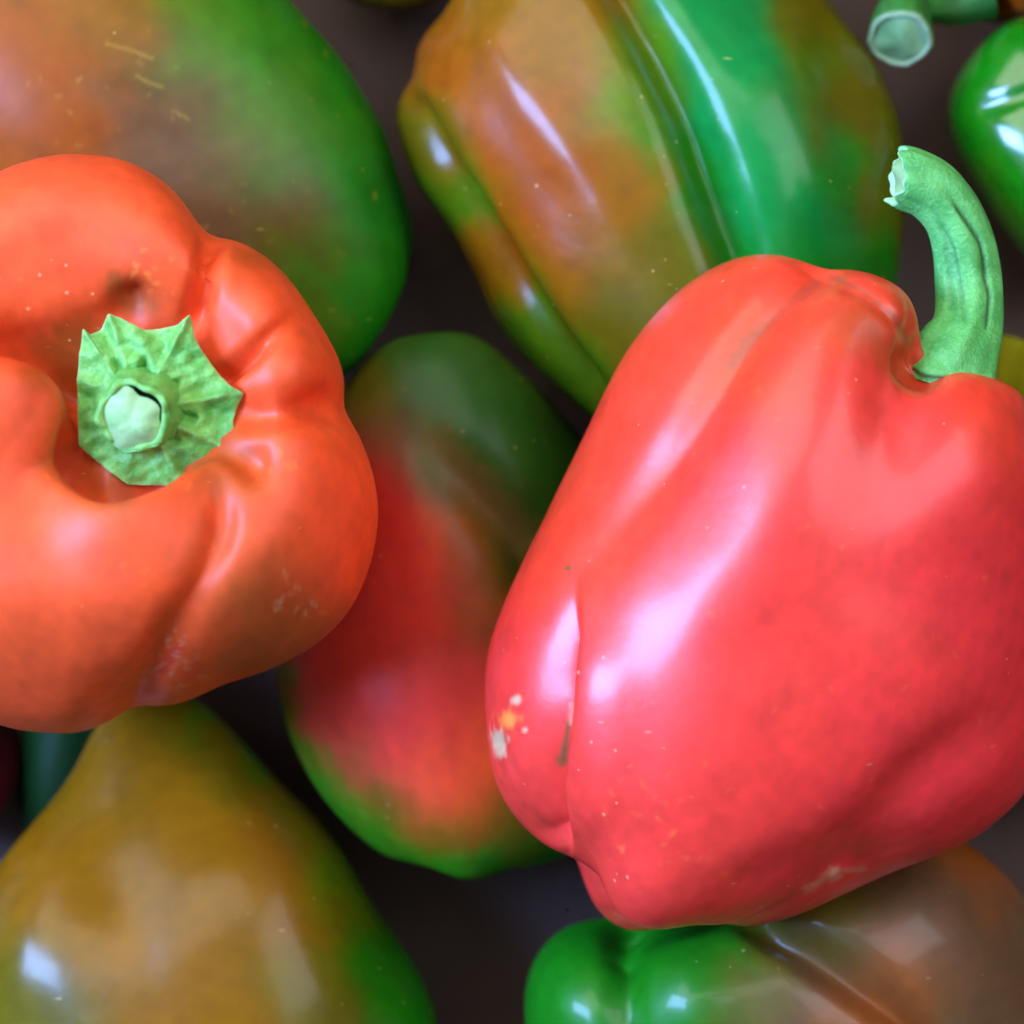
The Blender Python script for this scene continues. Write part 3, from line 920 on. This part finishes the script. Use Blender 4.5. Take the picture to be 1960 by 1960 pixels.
tag(w6, 'pepper half green and half brownish orange with a deep furrow, at the bottom right', 'bell pepper', GROUP)

# ================================================================ green pepper on the right edge
ol = [(1815, 245), (1818, 180), (1850, 115), (1910, 62), (1980, 36), (2060, 40), (2130, 80), (2190, 160), (2220, 290), (2210, 430), (2160, 530), (2080, 560), (2000, 520),
      (1940, 455), (1885, 385), (1838, 312)]
RG = Body(ol, (2015, 280), (0.40, 0.88, 0.05), 215, 280, PROFILE_SIDE, length=1.15, depth=1.0, nv=220, nt=260, seed=151, lumps=3, box=0.8,
          grooves=[(215, .1, 18), (300, .1, 18)], sm=4)
RG.stroke([(1860, 215), (1920, 195), (1990, 170)], 20, 10)
RG.relax(4)
RG.paint([(1900, 200, 150, 'G'), (1900, 400, 60, 'L'), (2100, 300, 200, 'G')], 'G', seed=161)
w7 = root('bell_pepper', 2050, 290, 280, 20)
og = tuple(w7.location)
RG.build('body', M_GREEN, og, w7)
tag(w7, 'shiny bright green pepper cut by the upper right edge, beside the curved stem', 'bell pepper', GROUP)

# ================================================================ orange pepper above the top right corner: its stem reaches into view
ol = [(1830, -10), (1870, 14), (1925, 24), (1990, 15), (2080, -20), (2200, -110), (2260, -260), (2220, -420), (2080, -520), (1920, -500), (1810, -400), (1770, -260), (1780, -110)]
UR = Body(ol, (2010, -240), (-0.55, 0.75, 0.1), 260, 330, PROFILE_SIDE, length=1.0, nv=180, nt=220, seed=171, lumps=3,
          grooves=[(60, .06, 18), (130, .06, 18), (215, .1, 18), (300, .1, 18)], sm=6)
UR.paint([(1920, 0, 120, 'N'), (2100, -200, 200, 'N')], 'A', seed=181)
w8 = root('bell_pepper', 2010, -240, 330, 60)
og = tuple(w8.location)
UR.build('body', M_TURN, og, w8)
tag(w8, 'orange pepper peeping in at the top right corner with a short cut green stem', 'bell pepper', GROUP)
G, C, T = tube([(1880, -20, 300), (1830, 8, 310), (1775, 8, 330), (1735, 18, 355), (1718, 55, 400), (1711, 88, 440)], [60, 38, 33, 45, 57, 61], 330, og,
               ribs=5, rib=0.025, seed=9, tip_noise=3)
cen = G[-1].mean(0)
inner = np.array([cen + (G[-1] - cen) * f + T[-1] * dz for f, dz in ((0.95, 5), (0.88, 7), (0.84, 4), (0.82, -2))])
st = add_tube('stem', np.concatenate([G, inner]), 330, og, M_DSTEM, w8, pale_ends=0.08)
cut_face('cut_end', planar(G[-1], cen, T[-1], 0.88, 8), T[-1], 9, 330, og, M_DPITH, st, seed=12, inset=1.0, bumps=3)

# ================================================================ olive pepper behind the right red one
ol = [(1900, 650), (1980, 655), (2100, 700), (2200, 820), (2240, 1000), (2230, 1200), (2180, 1400), (2080, 1510), (1975, 1535), (1920, 1480), (1870, 1350), (1850, 1150),
      (1850, 900), (1865, 730)]
RE = Body(ol, (2040, 1080), (0.0, -1.0, 0.05), 200, 220, PROFILE_SIDE, length=2.0, nv=160, nt=200, seed=191, lumps=3, grooves=[(60, .06, 18), (140, .06, 18), (215, .1, 18), (300, .1, 18)], sm=6)
RE.paint([(1930, 700, 160, 'Y'), (1970, 1520, 120, 'Y'), (2100, 1000, 200, 'O')], 'Y', seed=201)
w9 = root('bell_pepper', 2040, 1080, 220, 10)
og = tuple(w9.location)
RE.build('body', M_TURN, og, w9)
tag(w9, 'yellow olive pepper glimpsed at the right edge behind the large red one', 'bell pepper', GROUP)

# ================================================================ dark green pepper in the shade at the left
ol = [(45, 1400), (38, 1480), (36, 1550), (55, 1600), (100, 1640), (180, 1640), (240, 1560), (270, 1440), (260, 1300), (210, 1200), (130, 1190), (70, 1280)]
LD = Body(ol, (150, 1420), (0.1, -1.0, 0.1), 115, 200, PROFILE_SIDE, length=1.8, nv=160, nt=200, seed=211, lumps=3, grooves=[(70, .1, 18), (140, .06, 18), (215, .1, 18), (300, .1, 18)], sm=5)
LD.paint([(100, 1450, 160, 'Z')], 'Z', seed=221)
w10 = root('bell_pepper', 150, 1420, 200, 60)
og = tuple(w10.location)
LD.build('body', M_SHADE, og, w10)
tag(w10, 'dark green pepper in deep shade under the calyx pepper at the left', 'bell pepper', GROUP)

# ================================================================ olive pepper just above the top edge
ol = [(640, -20), (700, 8), (760, 16), (820, 4), (880, -40), (920, -150), (900, -290), (800, -360), (680, -340), (600, -250), (590, -120)]
TP = Body(ol, (760, -170), (0.3, -0.9, 0.05), 165, 220, PROFILE_SIDE, length=1.1, nv=140, nt=180, seed=231, lumps=3, grooves=[(60, .06, 18), (140, .06, 18), (215, .1, 18), (300, .1, 18)], sm=6)
TP.paint([(760, 0, 150, 'O')], 'O', seed=241)
w11 = root('bell_pepper', 760, -170, 220, 50)
og = tuple(w11.location)
TP.build('body', M_TURN, og, w11)
tag(w11, 'olive pepper showing only a sliver at the top edge left of the orange lobed one', 'bell pepper', GROUP)

# ================================================================ dark red pepper in the shade at the left edge
ol = [(-20, 1330), (20, 1380), (38, 1440), (30, 1510), (-10, 1570), (-90, 1620), (-200, 1620), (-300, 1550), (-340, 1430), (-310, 1310), (-220, 1240), (-110, 1250)]
LE = Body(ol, (-150, 1435), (-0.8, -0.5, 0.1), 180, 240, PROFILE_SIDE, length=1.05, nv=140, nt=180, seed=251, lumps=3, grooves=[(60, .06, 18), (140, .06, 18), (215, .1, 18), (300, .1, 18)], sm=6)
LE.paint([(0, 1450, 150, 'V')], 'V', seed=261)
w12 = root('bell_pepper', -150, 1435, 240, 50)
og = tuple(w12.location)
LE.build('body', M_SHADE, og, w12)
tag(w12, 'dark maroon pepper in shade at the left edge beside the dark green one', 'bell pepper', GROUP)
